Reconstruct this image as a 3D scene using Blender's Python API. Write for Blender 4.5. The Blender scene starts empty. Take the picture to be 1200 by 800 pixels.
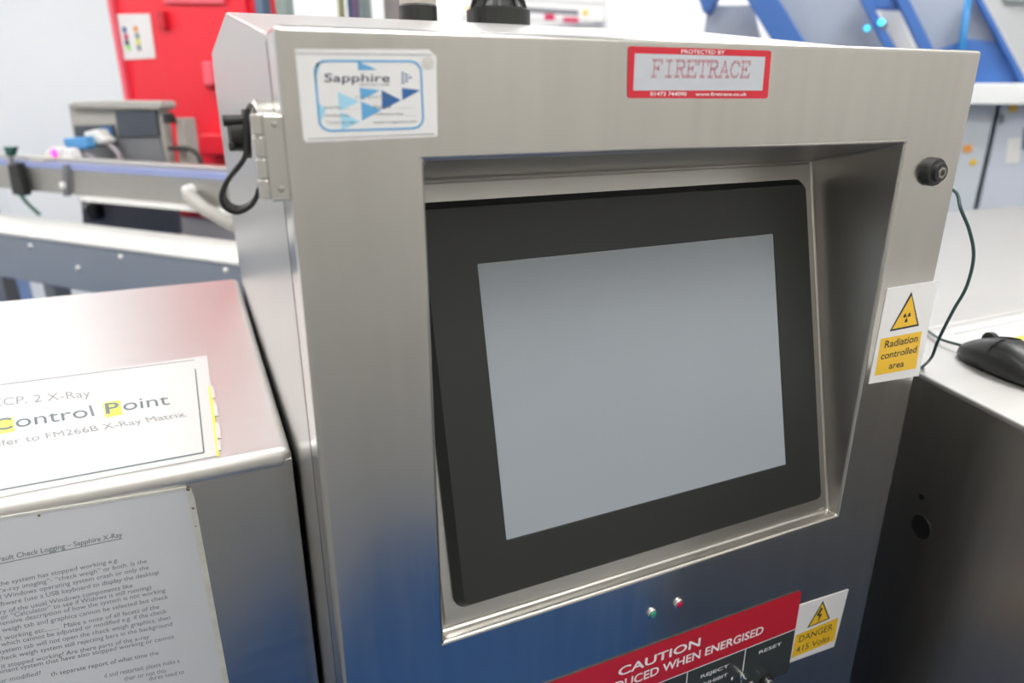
import bpy, bmesh, math, random
from mathutils import Vector, Matrix, Euler
V = Vector
random.seed(4)
scene = bpy.context.scene
COL = scene.collection

# ---------------------------------------------------------------- camera
F_PX = 814.13
CAM = V((-0.0506, -0.4260, 1.4645))
CROT = (Matrix.Rotation(-0.4228, 3, 'Z') @ Matrix.Rotation(1.2289, 3, 'X') @ Matrix.Rotation(-0.0004, 3, 'Z'))
cd = bpy.data.cameras.new('camera'); co = bpy.data.objects.new('camera', cd); COL.objects.link(co)
cd.sensor_width = 36.0; cd.lens = 36.0 * F_PX / 1200.0; cd.clip_start = 0.01; cd.clip_end = 60
co.location = CAM; co.rotation_euler = CROT.to_euler()
cd.dof.use_dof = True; cd.dof.focus_distance = 0.62; cd.dof.aperture_fstop = 4.2
scene.camera = co

# ---------------------------------------------------------------- world, lights, exposure
w = bpy.data.worlds.new('world'); scene.world = w; w.use_nodes = True
w.node_tree.nodes['Background'].inputs[0].default_value = (0.9, 0.95, 1, 1)
w.node_tree.nodes['Background'].inputs[1].default_value = 0.3
scene.view_settings.view_transform = 'Standard'; scene.view_settings.look = 'None'
scene.view_settings.gamma = 1.0; scene.view_settings.use_curve_mapping = False
scene.view_settings.exposure = 0.0
LAMP_STRENGTH = 14.0

# the factory room is turned against the machine
ANG = math.radians(130.5)
DB = V((math.cos(ANG), math.sin(ANG), 0))            # along the conveyors (to the left, away)
NB = V((math.cos(ANG - math.pi/2), math.sin(ANG - math.pi/2), 0))   # towards the back wall
UP = V((0, 0, 1))
D_BACK, D_LEFT, D_FRONT, D_RIGHT = 5.6, 6.4, 0.47, 1.3   # wall distances from the camera
CEIL = 3.3
def RB(n, d, z=0.0):     # room frame -> world: n towards back wall, d towards left wall
    return V((CAM.x, CAM.y, 0)) + NB*n + DB*d + UP*z

# ---------------------------------------------------------------- picture helpers (used to read sizes off the photograph)
def ray(u, v):
    return CROT @ V(((u-600)/F_PX, -(v-400)/F_PX, -1))
def onpl(u, v, P0, N):
    d = ray(u, v); return CAM + d*(((P0-CAM).dot(N))/(N.dot(d)))
def DOOR(u, v, off=0.0): return onpl(u, v, V((0, -off, 0)), V((0, 1, 0)))
def onY(u, v, y): return onpl(u, v, V((0, y, 0)), V((0, 1, 0)))
def onX(u, v, x): return onpl(u, v, V((x, 0, 0)), V((1, 0, 0)))
def onZ(u, v, z): return onpl(u, v, V((0, 0, z)), V((0, 0, 1)))
TILT = 0.24498; ST, CT = math.sin(TILT), math.cos(TILT)
NS = V((0, -CT, ST)); S0 = V((0, 0.10664, 1.42536)); SD = V((0, -ST, -CT))
def SCR(u, v, off=0.0): return onpl(u, v, S0 + NS*off, NS)
def SP(x, s, off=0.0): return V((x, 0, 0)) + V((0, S0.y, S0.z)) + SD*s + NS*off
def BN(u, v, n): return onpl(u, v, RB(n, 0), NB)      # on a plane parallel to the back wall
def BD(u, v, d): return onpl(u, v, RB(0, d), DB)      # on a plane parallel to the left wall

# ---------------------------------------------------------------- materials
def mat(name, col, rough=0.5, metal=0.0, emit=0.0, noise=0.0, nscale=30.0, stretch=(1, 1, 1), bump=0.0, coat=0.0, rvar=0.0, spec=None, ecol=None, aniso=0.0):
    m = bpy.data.materials.new(name); m.use_nodes = True
    nt = m.node_tree; b = nt.nodes['Principled BSDF']
    b.inputs['Base Color'].default_value = (*col, 1); b.inputs['Roughness'].default_value = rough
    b.inputs['Metallic'].default_value = metal
    if coat: b.inputs['Coat Weight'].default_value = coat
    if spec is not None: b.inputs['Specular IOR Level'].default_value = spec
    if aniso: b.inputs['Anisotropic'].default_value = aniso
    if emit:
        b.inputs['Emission Color'].default_value = (*(ecol or col), 1); b.inputs['Emission Strength'].default_value = emit
    if noise or bump or rvar:
        tc = nt.nodes.new('ShaderNodeTexCoord'); mp = nt.nodes.new('ShaderNodeMapping')
        mp.inputs['Scale'].default_value = stretch
        nz = nt.nodes.new('ShaderNodeTexNoise'); nz.inputs['Scale'].default_value = nscale; nz.inputs['Detail'].default_value = 4
        nt.links.new(tc.outputs['Object'], mp.inputs[0]); nt.links.new(mp.outputs[0], nz.inputs['Vector'])
        if noise:
            mx = nt.nodes.new('ShaderNodeMix'); mx.data_type = 'RGBA'
            mx.inputs[6].default_value = (*[max(0, c*(1-noise)) for c in col], 1)
            mx.inputs[7].default_value = (*[min(1, c*(1+noise)) for c in col], 1)
            nt.links.new(nz.outputs[0], mx.inputs[0]); nt.links.new(mx.outputs[2], b.inputs['Base Color'])
        if rvar:
            mr = nt.nodes.new('ShaderNodeMapRange'); mr.inputs[3].default_value = rough-rvar; mr.inputs[4].default_value = rough+rvar
            nt.links.new(nz.outputs[0], mr.inputs[0]); nt.links.new(mr.outputs[0], b.inputs['Roughness'])
        if bump:
            bp = nt.nodes.new('ShaderNodeBump'); bp.inputs['Strength'].default_value = bump; bp.inputs['Distance'].default_value = 0.001
            nt.links.new(nz.outputs[0], bp.inputs['Height']); nt.links.new(bp.outputs[0], b.inputs['Normal'])
    return m
M = {}
M['steel_door'] = mat('brushed_steel_upright_grain', (0.62, 0.605, 0.58), 0.20, 1.0, noise=0.07, nscale=9, stretch=(9, 9, 0.7), rvar=0.05)
M['steel'] = mat('brushed_steel', (0.55, 0.54, 0.52), 0.32, 1.0, noise=0.05, nscale=8, stretch=(1, 8, 8), rvar=0.05)
M['steel_recess'] = mat('fine_satin_steel', (0.52, 0.50, 0.47), 0.40, 1.0, noise=0.05, nscale=9, stretch=(2, 2, 2), rvar=0.04)
M['steel_lit_top'] = mat('brushed_steel_lit_top', (0.67, 0.66, 0.64), 0.47, 1.0, noise=0.03, nscale=8, stretch=(1, 8, 8), rvar=0.04)  # same metal as the casing fronts, lightened to paint in light from above
M['steel_front'] = mat('grey_brushed_casing', (0.52, 0.505, 0.48), 0.22, 1.0, noise=0.05, nscale=8, stretch=(1, 8, 8), rvar=0.04)
M['steel_dull'] = mat('dull_stainless', (0.42, 0.405, 0.38), 0.38, 1.0, noise=0.1, nscale=12, stretch=(8, 8, 1), rvar=0.05)
M['steel_blue'] = mat('blue_grey_steel', (0.34, 0.385, 0.44), 0.45, 0.6, noise=0.06, nscale=5)
M['chrome'] = mat('polished_chrome', (0.75, 0.75, 0.75), 0.15, 1.0)
M['black'] = mat('black_plastic', (0.012, 0.013, 0.012), 0.38, noise=0.1)
M['rubber'] = mat('black_rubber', (0.015, 0.015, 0.014), 0.5, noise=0.15)
M['bezel'] = mat('charcoal_bezel', (0.018, 0.020, 0.019), 0.42, noise=0.06, nscale=60)
M['display'] = mat('grey_display_film', (0.30, 0.335, 0.375), 0.35, noise=0.03, nscale=6, spec=0.6)
M['white'] = mat('white_label_stock', (0.76, 0.76, 0.77), 0.4, noise=0.015)
M['paper'] = mat('laminated_white_paper', (0.62, 0.64, 0.68), 0.35, noise=0.02)
M['paper_top'] = mat('laminated_glossy_paper', (0.58, 0.58, 0.575), 0.45, noise=0.01)
M['tape'] = mat('clear_sleeve_edge', (0.62, 0.62, 0.58), 0.35, noise=0.2, nscale=80)
M['grime'] = mat('brown_grime', (0.16, 0.12, 0.08), 0.8, noise=0.4, nscale=200)
M['ink'] = mat('black_ink', (0.02, 0.03, 0.035), 0.6)
M['ink_grey'] = mat('faded_grey_ink', (0.27, 0.28, 0.29), 0.6)
M['ink_dark'] = mat('dark_grey_ink', (0.13, 0.17, 0.18), 0.6)
M['ink_white'] = mat('white_ink', (0.8, 0.8, 0.82), 0.5)
M['navy'] = mat('navy_ink', (0.03, 0.04, 0.10), 0.5)
M['blue1'] = mat('pale_blue_ink', (0.35, 0.65, 0.84), 0.5)
M['blue2'] = mat('mid_blue_ink', (0.12, 0.38, 0.68), 0.5)
M['blue3'] = mat('deep_blue_ink', (0.03, 0.13, 0.36), 0.5)
M['label_red'] = mat('red_label', (0.60, 0.02, 0.04), 0.4, noise=0.03)
M['label_grey'] = mat('silver_grey_label', (0.52, 0.55, 0.60), 0.4, noise=0.02)
M['panel_red'] = mat('red_overlay', (0.50, 0.012, 0.03), 0.4, noise=0.02)
M['overlay'] = mat('dark_grey_overlay', (0.035, 0.042, 0.042), 0.42, noise=0.05)
M['pink_ink'] = mat('red_outline_ink', (0.55, 0.16, 0.22), 0.5)
M['yellow'] = mat('safety_yellow', (0.82, 0.50, 0.02), 0.42, noise=0.02)
M['highlighter'] = mat('yellow_highlighter', (0.70, 0.70, 0.08), 0.45)
M['lens_green'] = mat('green_lamp_lens', (0.04, 0.30, 0.18), 0.25, coat=0.5)
M['lens_red'] = mat('red_lamp_lens', (0.40, 0.01, 0.05), 0.25, coat=0.5)
M['teal_cable'] = mat('dark_teal_cable', (0.02, 0.06, 0.06), 0.4)
M['wall'] = mat('white_wall_panel', (0.84, 0.85, 0.835), 0.5, noise=0.01, nscale=2)
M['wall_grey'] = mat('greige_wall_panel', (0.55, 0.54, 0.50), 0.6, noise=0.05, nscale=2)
M['ceiling'] = mat('white_ceiling', (0.85, 0.85, 0.84), 0.7, noise=0.01)
M['floor'] = mat('blue_resin_floor', (0.009, 0.07, 0.225), 0.30, noise=0.08, nscale=6)
M['lamp'] = mat('lit_diffuser', (1, 1, 1), 0.5, emit=LAMP_STRENGTH, ecol=(1, 0.985, 0.96))
M['red'] = mat('red_painted_steel', (0.85, 0.018, 0.04), 0.4, noise=0.03, nscale=3)
M['red_dark'] = mat('darker_red_paint', (0.62, 0.012, 0.03), 0.45, noise=0.04)
M['pinkish'] = mat('pink_paint_and_highlight', (0.85, 0.12, 0.17), 0.45, noise=0.04)  # shared by plain pink parts and a painted edge highlight
M['rail'] = mat('satin_rail_steel', (0.50, 0.49, 0.46), 0.42, 0.9, noise=0.05)
M['lilac'] = mat('blue_lilac_strip', (0.28, 0.33, 0.58), 0.4, noise=0.05)
M['belt_white'] = mat('white_belt_edge', (0.74, 0.74, 0.71), 0.45, noise=0.01)
M['device_grey'] = mat('beige_grey_housing', (0.40, 0.39, 0.36), 0.5, noise=0.05)
M['device_dark'] = mat('dark_grey_housing', (0.17, 0.175, 0.19), 0.5, noise=0.08)
M['screen_dark'] = mat('dark_slate_screen', (0.055, 0.068, 0.09), 0.4, noise=0.04)
M['blue_plug'] = mat('blue_plastic', (0.08, 0.30, 0.62), 0.4, noise=0.03)
M['offwhite'] = mat('offwhite_plastic', (0.72, 0.72, 0.70), 0.4, noise=0.03)
M['grey_cable'] = mat('grey_mauve_cable', (0.38, 0.33, 0.37), 0.5)
M['magenta_led'] = mat('magenta_led', (1, 0.1, 0.6), 0.4, emit=1.0, ecol=(1, 0.06, 0.45))
M['cyan_led_and_reflection'] = mat('cyan_led_and_reflection', (0.1, 0.8, 1), 0.4, emit=1.4, ecol=(0.05, 0.65, 1))
M['green_strap'] = mat('dark_green_webbing', (0.01, 0.075, 0.055), 0.6)
M['blue_frame'] = mat('blue_painted_steel', (0.045, 0.15, 0.46), 0.4, noise=0.04, nscale=4)
M['blue_bright'] = mat('bright_blue_pipe', (0.03, 0.24, 0.58), 0.35, noise=0.03)
M['plate_grey'] = mat('grey_guard_plate', (0.36, 0.41, 0.50), 0.45, 0.3, noise=0.05)
M['cab_blue'] = mat('pale_blue_grey_cabinet', (0.54, 0.58, 0.66), 0.45, noise=0.02)
M['cab_side'] = mat('paler_cabinet_side', (0.55, 0.60, 0.64), 0.45, noise=0.02)
M['beam_white'] = mat('white_beam_paint', (0.78, 0.80, 0.80), 0.45, noise=0.01)
M['purple'] = mat('purple_hose', (0.26, 0.16, 0.30), 0.5)
M['olive'] = mat('olive_tube', (0.42, 0.42, 0.20), 0.5)
M['greygreen'] = mat('grey_green_paint', (0.25, 0.31, 0.29), 0.5, noise=0.05)
M['slate'] = mat('slate_blue_paint', (0.10, 0.16, 0.25), 0.5, noise=0.05)
M['taupe'] = mat('taupe_paint', (0.36, 0.33, 0.30), 0.5, noise=0.05)
M['green_ink'] = mat('green_ink', (0.35, 0.75, 0.20), 0.5)
M['orange'] = mat('orange_plastic', (0.80, 0.33, 0.06), 0.5)
M['crimson'] = mat('crimson_ink', (0.55, 0.03, 0.10), 0.5)

# ---------------------------------------------------------------- builders
def tag(o, label=None, cat=None, group=None, kind=None):
    if label: o['label'] = label
    if cat: o['category'] = cat
    if group: o['group'] = group
    if kind: o['kind'] = kind
    return o
def thing(name, label, cat, loc, group=None):
    o = bpy.data.objects.new(name, None); o.empty_display_size = 0.05
    o.location = loc; COL.objects.link(o); return tag(o, label, cat, group)
def base_of(o):
    p = V((0, 0, 0))
    while o is not None: p += o.location; o = o.parent
    return p
def obj(name, bm, m, parent=None, smooth=False, bevel=0.0, segs=2, label=None, recalc=True):
    if recalc: bmesh.ops.recalc_face_normals(bm, faces=bm.faces)
    off = base_of(parent) if parent else None
    if off is None:      # origin of a top-level mesh: centre of its foot
        xs = [v.co for v in bm.verts]
        off = V((sum(c.x for c in xs)/len(xs), sum(c.y for c in xs)/len(xs), min(c.z for c in xs)))
    for v in bm.verts: v.co -= off
    if smooth:
        for f in bm.faces: f.smooth = True
    me = bpy.data.meshes.new(name); bm.to_mesh(me); bm.free()
    o = bpy.data.objects.new(name, me); COL.objects.link(o)
    for k in (m if isinstance(m, (list, tuple)) else [m]): me.materials.append(M[k])
    if parent: o.parent = parent
    else: o.location = off
    if bevel:
        b = o.modifiers.new('bevel', 'BEVEL'); b.width = bevel; b.segments = segs; b.limit_method = 'ANGLE'; b.angle_limit = math.radians(32)
        b.harden_normals = False
        for f in me.polygons: f.use_smooth = True
        try:
            wn = o.modifiers.new('wn', 'WEIGHTED_NORMAL'); wn.keep_sharp = True
        except Exception: pass
    if label: o['label'] = label
    if name in ('lettering', 'print', 'divider_lines', 'torn_edge', 'grime', 'sleeve_edge', 'trefoil'): o['kind'] = 'stuff'
    return o
def NBM(): return bmesh.new()
def prism(pts, vec, bm=None):
    bm = bm or NBM()
    a = [bm.verts.new(p) for p in pts]; b = [bm.verts.new(V(p)+vec) for p in pts]
    n = len(a); bm.faces.new(a); bm.faces.new(b[::-1])
    for i in range(n): bm.faces.new((a[i], b[i], b[(i+1) % n], a[(i+1) % n]))
    return bm
def flat(pts, bm=None):
    bm = bm or NBM(); bm.faces.new([bm.verts.new(p) for p in pts]); return bm
def box(lo, hi, bm=None):
    x0, y0, z0 = lo; x1, y1, z1 = hi
    return prism([V((x0, y0, z0)), V((x1, y0, z0)), V((x1, y1, z0)), V((x0, y1, z0))], V((0, 0, z1-z0)), bm)
def obox(O, X, Y, Z, bm=None):
    return prism([O, O+X, O+X+Y, O+Y], Z, bm)
def cyl(p0, p1, r0, r1=None, n=24, bm=None):
    bm = bm or NBM(); r1 = r0 if r1 is None else r1
    d = (V(p1)-V(p0)).normalized(); a = d.orthogonal().normalized(); b = d.cross(a)
    A = [bm.verts.new(V(p0)+(a*math.cos(t)+b*math.sin(t))*r0) for t in [2*math.pi*i/n for i in range(n)]]
    B = [bm.verts.new(V(p1)+(a*math.cos(t)+b*math.sin(t))*r1) for t in [2*math.pi*i/n for i in range(n)]]
    bm.faces.new(A[::-1]); bm.faces.new(B)
    for i in range(n): bm.faces.new((A[i], A[(i+1) % n], B[(i+1) % n], B[i]))
    return bm
def lathe(p0, axis, prof, n=32, bm=None):          # prof: (distance along axis, radius)
    bm = bm or NBM(); d = V(axis).normalized(); a = d.orthogonal().normalized(); b = d.cross(a); rings = []
    for (h, r) in prof:
        rings.append([bm.verts.new(V(p0)+d*h+(a*math.cos(t)+b*math.sin(t))*max(r, 1e-5)) for t in [2*math.pi*i/n for i in range(n)]])
    for A, B in zip(rings, rings[1:]):
        for i in range(n): bm.faces.new((A[i], A[(i+1) % n], B[(i+1) % n], B[i]))
    bm.faces.new(rings[0][::-1]); bm.faces.new(rings[-1])
    return bm
def smooth_path(pts, k=8):
    out = []; P = [V(p) for p in pts]; P = [P[0]*2-P[1]] + P + [P[-1]*2-P[-2]]
    for i in range(1, len(P)-2):
        for j in range(k):
            t = j/k; a, b, c, d = P[i-1], P[i], P[i+1], P[i+2]
            out.append(0.5*((2*b)+(c-a)*t+(2*a-5*b+4*c-d)*t*t+(3*b-a-3*c+d)*t*t*t))
    out.append(P[-2]); return out
def tube(pts, r, n=10, bm=None, flatn=None, w=None):
    """round tube, or with flatn/w a flat strap: w wide along flatn, r thick"""
    bm = bm or NBM(); P = [V(p) for p in pts]; rings = []; a = None
    for i, p in enumerate(P):
        d = (P[min(i+1, len(P)-1)]-P[max(i-1, 0)]).normalized()
        if flatn is not None:
            a = V(flatn).normalized(); b = d.cross(a).normalized()
            rings.append([bm.verts.new(p+a*sa*w/2+b*sb*r/2) for sa, sb in ((-1, -1), (1, -1), (1, 1), (-1, 1))])
        else:
            a = (a-d*a.dot(d)).normalized() if a is not None else d.orthogonal().normalized(); b = d.cross(a)
            rings.append([bm.verts.new(p+(a*math.cos(t)+b*math.sin(t))*r) for t in [2*math.pi*k/n for k in range(n)]])
    m = len(rings[0])
    for A, B in zip(rings, rings[1:]):
        for i in range(m): bm.faces.new((A[i], A[(i+1) % m], B[(i+1) % m], B[i]))
    bm.faces.new(rings[0][::-1]); bm.faces.new(rings[-1])
    return bm
def rrect(x0, y0, x1, y1, r, k=6):
    out = []
    for cx, cy, a0 in ((x1-r, y0+r, -90), (x1-r, y1-r, 0), (x0+r, y1-r, 90), (x0+r, y0+r, 180)):
        for i in range(k+1):
            a = math.radians(a0+90*i/k); out.append((cx+r*math.cos(a), cy+r*math.sin(a)))
    return out
def quadmap(TL, TR, BR, BL):                        # bilinear 0..1 map (u right, v down) of a four-cornered flat thing
    TL, TR, BR, BL = map(V, (TL, TR, BR, BL))
    return lambda u, v: (TL*(1-u)+TR*u)*(1-v)+(BL*(1-u)+BR*u)*v
def ring(outer, inner, vec, bm=None):               # outer and inner loops of equal length, thickness vec
    bm = bm or NBM(); n = len(outer)
    L = [[bm.verts.new(V(p)+o) for p in lp] for o in (V((0, 0, 0)), vec) for lp in (outer, inner)]
    oa, ia, ob, ib = L
    for i in range(n):
        j = (i+1) % n
        bm.faces.new((oa[i], oa[j], ia[j], ia[i])); bm.faces.new((ob[j], ob[i], ib[i], ib[j]))
        bm.faces.new((oa[j], oa[i], ob[i], ob[j])); bm.faces.new((ia[i], ia[j], ib[j], ib[i]))
    return bm
_tc = {}
def glyphs(s, bold=0.0):
    """flat mesh of a string: vertices, polygons, width (height of a capital = 1)"""
    if (s, bold) in _tc: return _tc[(s, bold)]
    c = bpy.data.curves.new('t', 'FONT'); c.body = s; c.size = 1.0; c.resolution_u = 3; c.fill_mode = 'FRONT'; c.offset = bold*0.6
    o = bpy.data.objects.new('t', c); COL.objects.link(o)
    dg = bpy.context.evaluated_depsgraph_get(); dg.update()
    me = bpy.data.meshes.new_from_object(o.evaluated_get(dg))
    vs = [v.co.copy() for v in me.vertices]; ps = [tuple(p.vertices) for p in me.polygons]
    bpy.data.objects.remove(o); bpy.data.meshes.remove(me); bpy.data.curves.remove(c)
    CAP = 0.70
    vs = [V((v.x/CAP, v.y/CAP, 0)) for v in vs]
    x0 = min((v.x for v in vs), default=0); x1 = max((v.x for v in vs), default=1)
    vs = [V((v.x-x0, v.y, 0)) for v in vs]
    _tc[(s, bold)] = (vs, ps, x1-x0); return _tc[(s, bold)]
def text(bm, s, P0, P1, Ptop, bold=0.0):
    """string from P0 to P1 along the baseline, capitals reaching from P0 to Ptop"""
    vs, ps, wd = glyphs(s, bold); X = (V(P1)-V(P0))/wd; Y = V(Ptop)-V(P0)
    for (dx, dy) in [(0, 0)]:
        bv = [bm.verts.new(V(P0)+X*(v.x+dx)+Y*(v.y+dy)) for v in vs]
        for p in ps:
            try: bm.faces.new([bv[i] for i in p])
            except ValueError: pass
    return bm

# ---------------------------------------------------------------- the room
def struct(name, bm, m): return tag(obj(name, bm, m), kind='structure')
T = 0.15
n0, n1, d0, d1 = -D_FRONT, D_BACK, -D_RIGHT, D_LEFT
struct('floor', obox(RB(n0, d0, -T), NB*(n1-n0), DB*(d1-d0), UP*T), 'floor')
struct('ceiling', obox(RB(n0, d0, CEIL), NB*(n1-n0), DB*(d1-d0), UP*T), 'ceiling')
struct('wall_back', obox(RB(n1, d0, 0), NB*T, DB*(d1-d0), UP*CEIL), 'wall')
struct('wall_left', obox(RB(n0, d1, 0), NB*(n1-n0), DB*T, UP*CEIL), 'wall')
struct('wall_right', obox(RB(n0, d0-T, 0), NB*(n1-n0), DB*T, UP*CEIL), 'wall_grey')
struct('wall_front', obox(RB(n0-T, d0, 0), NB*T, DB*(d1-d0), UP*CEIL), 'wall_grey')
cl = None  # unseen panels, added and spaced to wash the walls with light
for i, (n, d, where) in enumerate([(0.1, -0.7, 'over the aisle in front of the machine, nearest its screen'), (0.1, 1.2, 'over the aisle left of the machine'), (0.1, 3.2, 'near the front wall beyond the conveyors'),
                                   (0.1, 5.6, 'in the corner of front and left walls'), (2.2, 4.4, 'midway along the left wall'), (4.5, 4.5, 'in the corner of back and left walls'),
                                   (4.9, 2.6, 'along the back wall above the notice board'), (4.9, 0.9, 'along the back wall above the blue machine'), (2.2, -0.7, 'near the right wall behind the cabinet')]):
    if i == 0:
        cl = thing('added_ceiling_light', 'added unseen square ceiling light panel ' + where, 'ceiling light', RB(n, d, CEIL), 'added ceiling light panels')
        o0 = RB(n-0.5, d-0.5, CEIL-0.05)
        c = [RB(n+a, d+b, CEIL-0.05) for a, b in ((-.5, -.5), (.5, -.5), (.5, .5), (-.5, .5))]
        ci = [RB(n+a, d+b, CEIL-0.05) for a, b in ((-.46, -.46), (.46, -.46), (.46, .46), (-.46, .46))]
        fr = obj('frame', ring(c, ci, UP*0.05), 'white', cl)
        df = obj('diffuser', prism([p+UP*0.012 for p in ci], UP*0.02), 'lamp', cl)
    else:
        c2 = cl.copy(); COL.objects.link(c2); c2.location = RB(n, d, CEIL); c2['label'] = 'added unseen square ceiling light panel ' + where
        for q in (fr, df):
            q2 = q.copy(); COL.objects.link(q2); q2.parent = c2

# ---------------------------------------------------------------- control cabinet
XR, ZT = 0.5885, 1.5
OX0, OX1, OZ0, OZ1 = 0.0819, 0.5124, 1.0521, 1.4254
DT = 0.036                                            # door thickness
cab = thing('control_cabinet', 'upright stainless steel cabinet with sloping roof and touch screen recessed in its door', 'cabinet', (0.294, 0.4, 0.0))
ZB = 0.16
side = [(DT+.002, ZB), (DT+.002, 1.497), (0.383, 1.5414), (0.781, 1.525), (0.826, 1.40), (0.826, ZB)]
side = [(DT+.008, ZB), (DT+.008, 1.4988), (0.383, 1.5414), (0.781, 1.525), (0.826, 1.47), (0.826, ZB)]
bm = NBM()
La = [bm.verts.new((0.001, y, z)) for y, z in side]; Lb = [bm.verts.new((XR-0.001, y, z)) for y, z in side]
# side walls, roof and back; the front is open behind the door
bm.faces.new(La); bm.faces.new(Lb[::-1])
for i in range(1, len(side)):
    f = bm.faces.new((La[i], Lb[i], Lb[(i+1) % len(side)], La[(i+1) % len(side)]))
    if i in (1, 2): f.material_index = 1      # roof colour lightened like the housing tops, painting in light from above
bm.normal_update()
body = obj('body', bm, ['steel', 'steel_lit_top'], cab, bevel=0.003)
for x in (0.06, XR-0.06):
    for y in (0.08, 0.76):
        obj('foot', lathe(V((x, y, 0)), UP, [(0, 0.03), (0.012, 0.03), (0.02, 0.012), (ZB, 0.012)], 20), 'steel_dull', cab)
# door: folded pan with a slanting recess
bm = NBM()
def q4(a, b, c, d_): bm.faces.new([bm.verts.new(V(p)) for p in (a, b, c, d_)])
ZD = 0.19
e = 0.0
A = [(0, 0, ZD), (XR, 0, ZD), (XR, 0, ZT), (0, 0, ZT)]
I = [(OX0, 0, OZ0), (OX1, 0, OZ0), (OX1, 0, OZ1), (OX0, 0, OZ1)]
def sy(z): return S0.y - (S0.z-z)*math.tan(TILT)      # recess back plane
zb_top, zb_bot = 1.4023, 1.0504
R4 = [(OX0, sy(zb_bot), zb_bot), (OX1, sy(zb_bot), zb_bot), (OX1, sy(zb_top), zb_top), (OX0, sy(zb_top), zb_top)]
B = [(x, DT, z) for x, y, z in A]
vA = [bm.verts.new(p) for p in A]; vI = [bm.verts.new(p) for p in I]; vR = [bm.verts.new(p) for p in R4]; vB = [bm.verts.new(p) for p in B]
for i in range(4):
    j = (i+1) % 4
    bm.faces.new((vA[i], vA[j], vI[j], vI[i])); bm.faces.new((vA[j], vA[i], vB[i], vB[j]))
    f = bm.faces.new((vI[i], vI[j], vR[j], vR[i])); f.material_index = 1
f = bm.faces.new(vR); f.material_index = 1
bm.normal_update()
door = obj('door', bm, ['steel_door', 'steel_recess'], cab, bevel=0.0035, segs=3, recalc=False)
obj('gasket', ring([V((x, DT-.0008, z)) for x, z in rrect(.0003, ZD+.003, XR-.0006, ZT-.0022, .004, 3)], [V((x, DT-.0008, z)) for x, z in rrect(.018, ZD+.018, XR-.018, ZT-.018, .004, 3)], V((0, .0098, 0))), 'rubber', cab)
# touch monitor
bx0, bx1 = 0.1030, 0.4931
s_of = lambda p: (p-V((p.x, S0.y, S0.z))).dot(SD)
bs0 = s_of(SCR(943, 216, .01)); bs1 = s_of(SCR(962, 583, .01))
dx0, dx1 = 0.1451, 0.1451+0.304
ds0, ds1 = 0.0922, 0.0922+0.228
def loopS(x0, x1, s0, s1, r, off, k=5): return [SP(x, s, off) for x, s in rrect(x0, s0, x1, s1, r, k)]
def skin(loops, bm=None, cap0=False, cap1=False):
    bm = bm or NBM(); L = [[bm.verts.new(p) for p in lp] for lp in loops]
    for a, b in zip(L, L[1:]):
        for i in range(len(a)):
            j = (i+1) % len(a); bm.faces.new((a[i], a[j], b[j], b[i]))
    if cap0: bm.faces.new(L[0])
    if cap1: bm.faces.new(L[-1])
    return bm
mon = obj('monitor_bezel', skin([
    loopS(bx0-.007, bx1+.004, bs0-.006, bs1+.004, .010, 0.0),
    loopS(bx0-.007, bx1+.004, bs0-.006, bs1+.004, .010, 0.004),
    loopS(bx0, bx1, bs0, bs1, .006, 0.0105),
    loopS(dx0-.0008, dx1+.0008, ds0-.0008, ds1+.0008, .0012, 0.0105),
    loopS(dx0, dx1, ds0, ds1, .0012, 0.0092)], cap0=False), 'bezel', cab)
bm = NBM(); prism(loopS(dx0-.001, dx1+.001, ds0-.001, ds1+.001, .0012, 0.0085), NS*0.0009, bm)
obj('display', bm, 'display', mon)
# raised plate round the monitor
pl = skin([loopS(OX0+.004, OX1-.002, s_of(V((0, sy(zb_top), zb_top)))+.002, s_of(V((0, sy(zb_bot), zb_bot)))-.002, .003, .0002),
           loopS(OX0+.006, OX1-.004, s_of(V((0, sy(zb_top), zb_top)))+.004, s_of(V((0, sy(zb_bot), zb_bot)))-.004, .003, .0015),
           loopS(bx0-.004, bx1+.001, bs0-.003, bs1+.001, .009, .0015)])
obj('mounting_plate', pl, 'steel', door, smooth=False)
# ---- hinge and cap on the left side
hg = obj('hinge', box((-0.0105, 0.0035, 1.4055), (0.001, 0.0065, 1.4535)), 'steel_door', cab, bevel=0.001)
zz = [1.4545, 1.4422, 1.4302, 1.4182, 1.4065]
for a, b in zip(zz, zz[1:]):
    obj('knuckle', cyl(V((-0.0125, 0.0085, b+.0004)), V((-0.0125, 0.0085, a-.0004)), 0.0042), 'steel_door', hg, bevel=0.0006)
obj('hinge_leaf', box((-0.0125, 0.0105, 1.4065), (-.0005, 0.0125, 1.4545)), 'steel_door', hg, bevel=0.0008)
for z in (1.4485, 1.4125):
    obj('screw', lathe(V((-0.0045, 0.0035, z)), V((0, -1, 0)), [(0, .0018), (.0006, .0016), (.0009, .0006)], 16), 'steel_dull', hg)
YC = 0.064
zf = onY(297, 156, YC).z
pc = obj('port_flange', lathe(V((0.001, YC, zf)), V((-1, 0, 0)), [(0, .0205), (.0095, .0205), (.0115, .0185), (.0116, .013)], 36), 'steel_dull', cab, label='round steel flange behind the hinge')
ZC = onY(280, 157, YC).z
xc = lambda u: onY(u, 157, YC).x
obj('port_cap', lathe(V((xc(291), YC, ZC)), V((-1, 0, 0)), [(0, .0150), (.0022, .0150), (.0024, .0108), (xc(291)-xc(269), .0102), (xc(291)-xc(268.5), .0065), (.012, .006)], 28), 'rubber', pc, label='black rubber cap closing the side port')
obj('cap_lug', cyl(V((xc(287), YC-.006, onY(275, 141, YC).z)), V((xc(262.5), YC-.006, onY(275, 141, YC).z)), .0034, n=16), 'rubber', pc, bevel=.0006)
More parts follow.
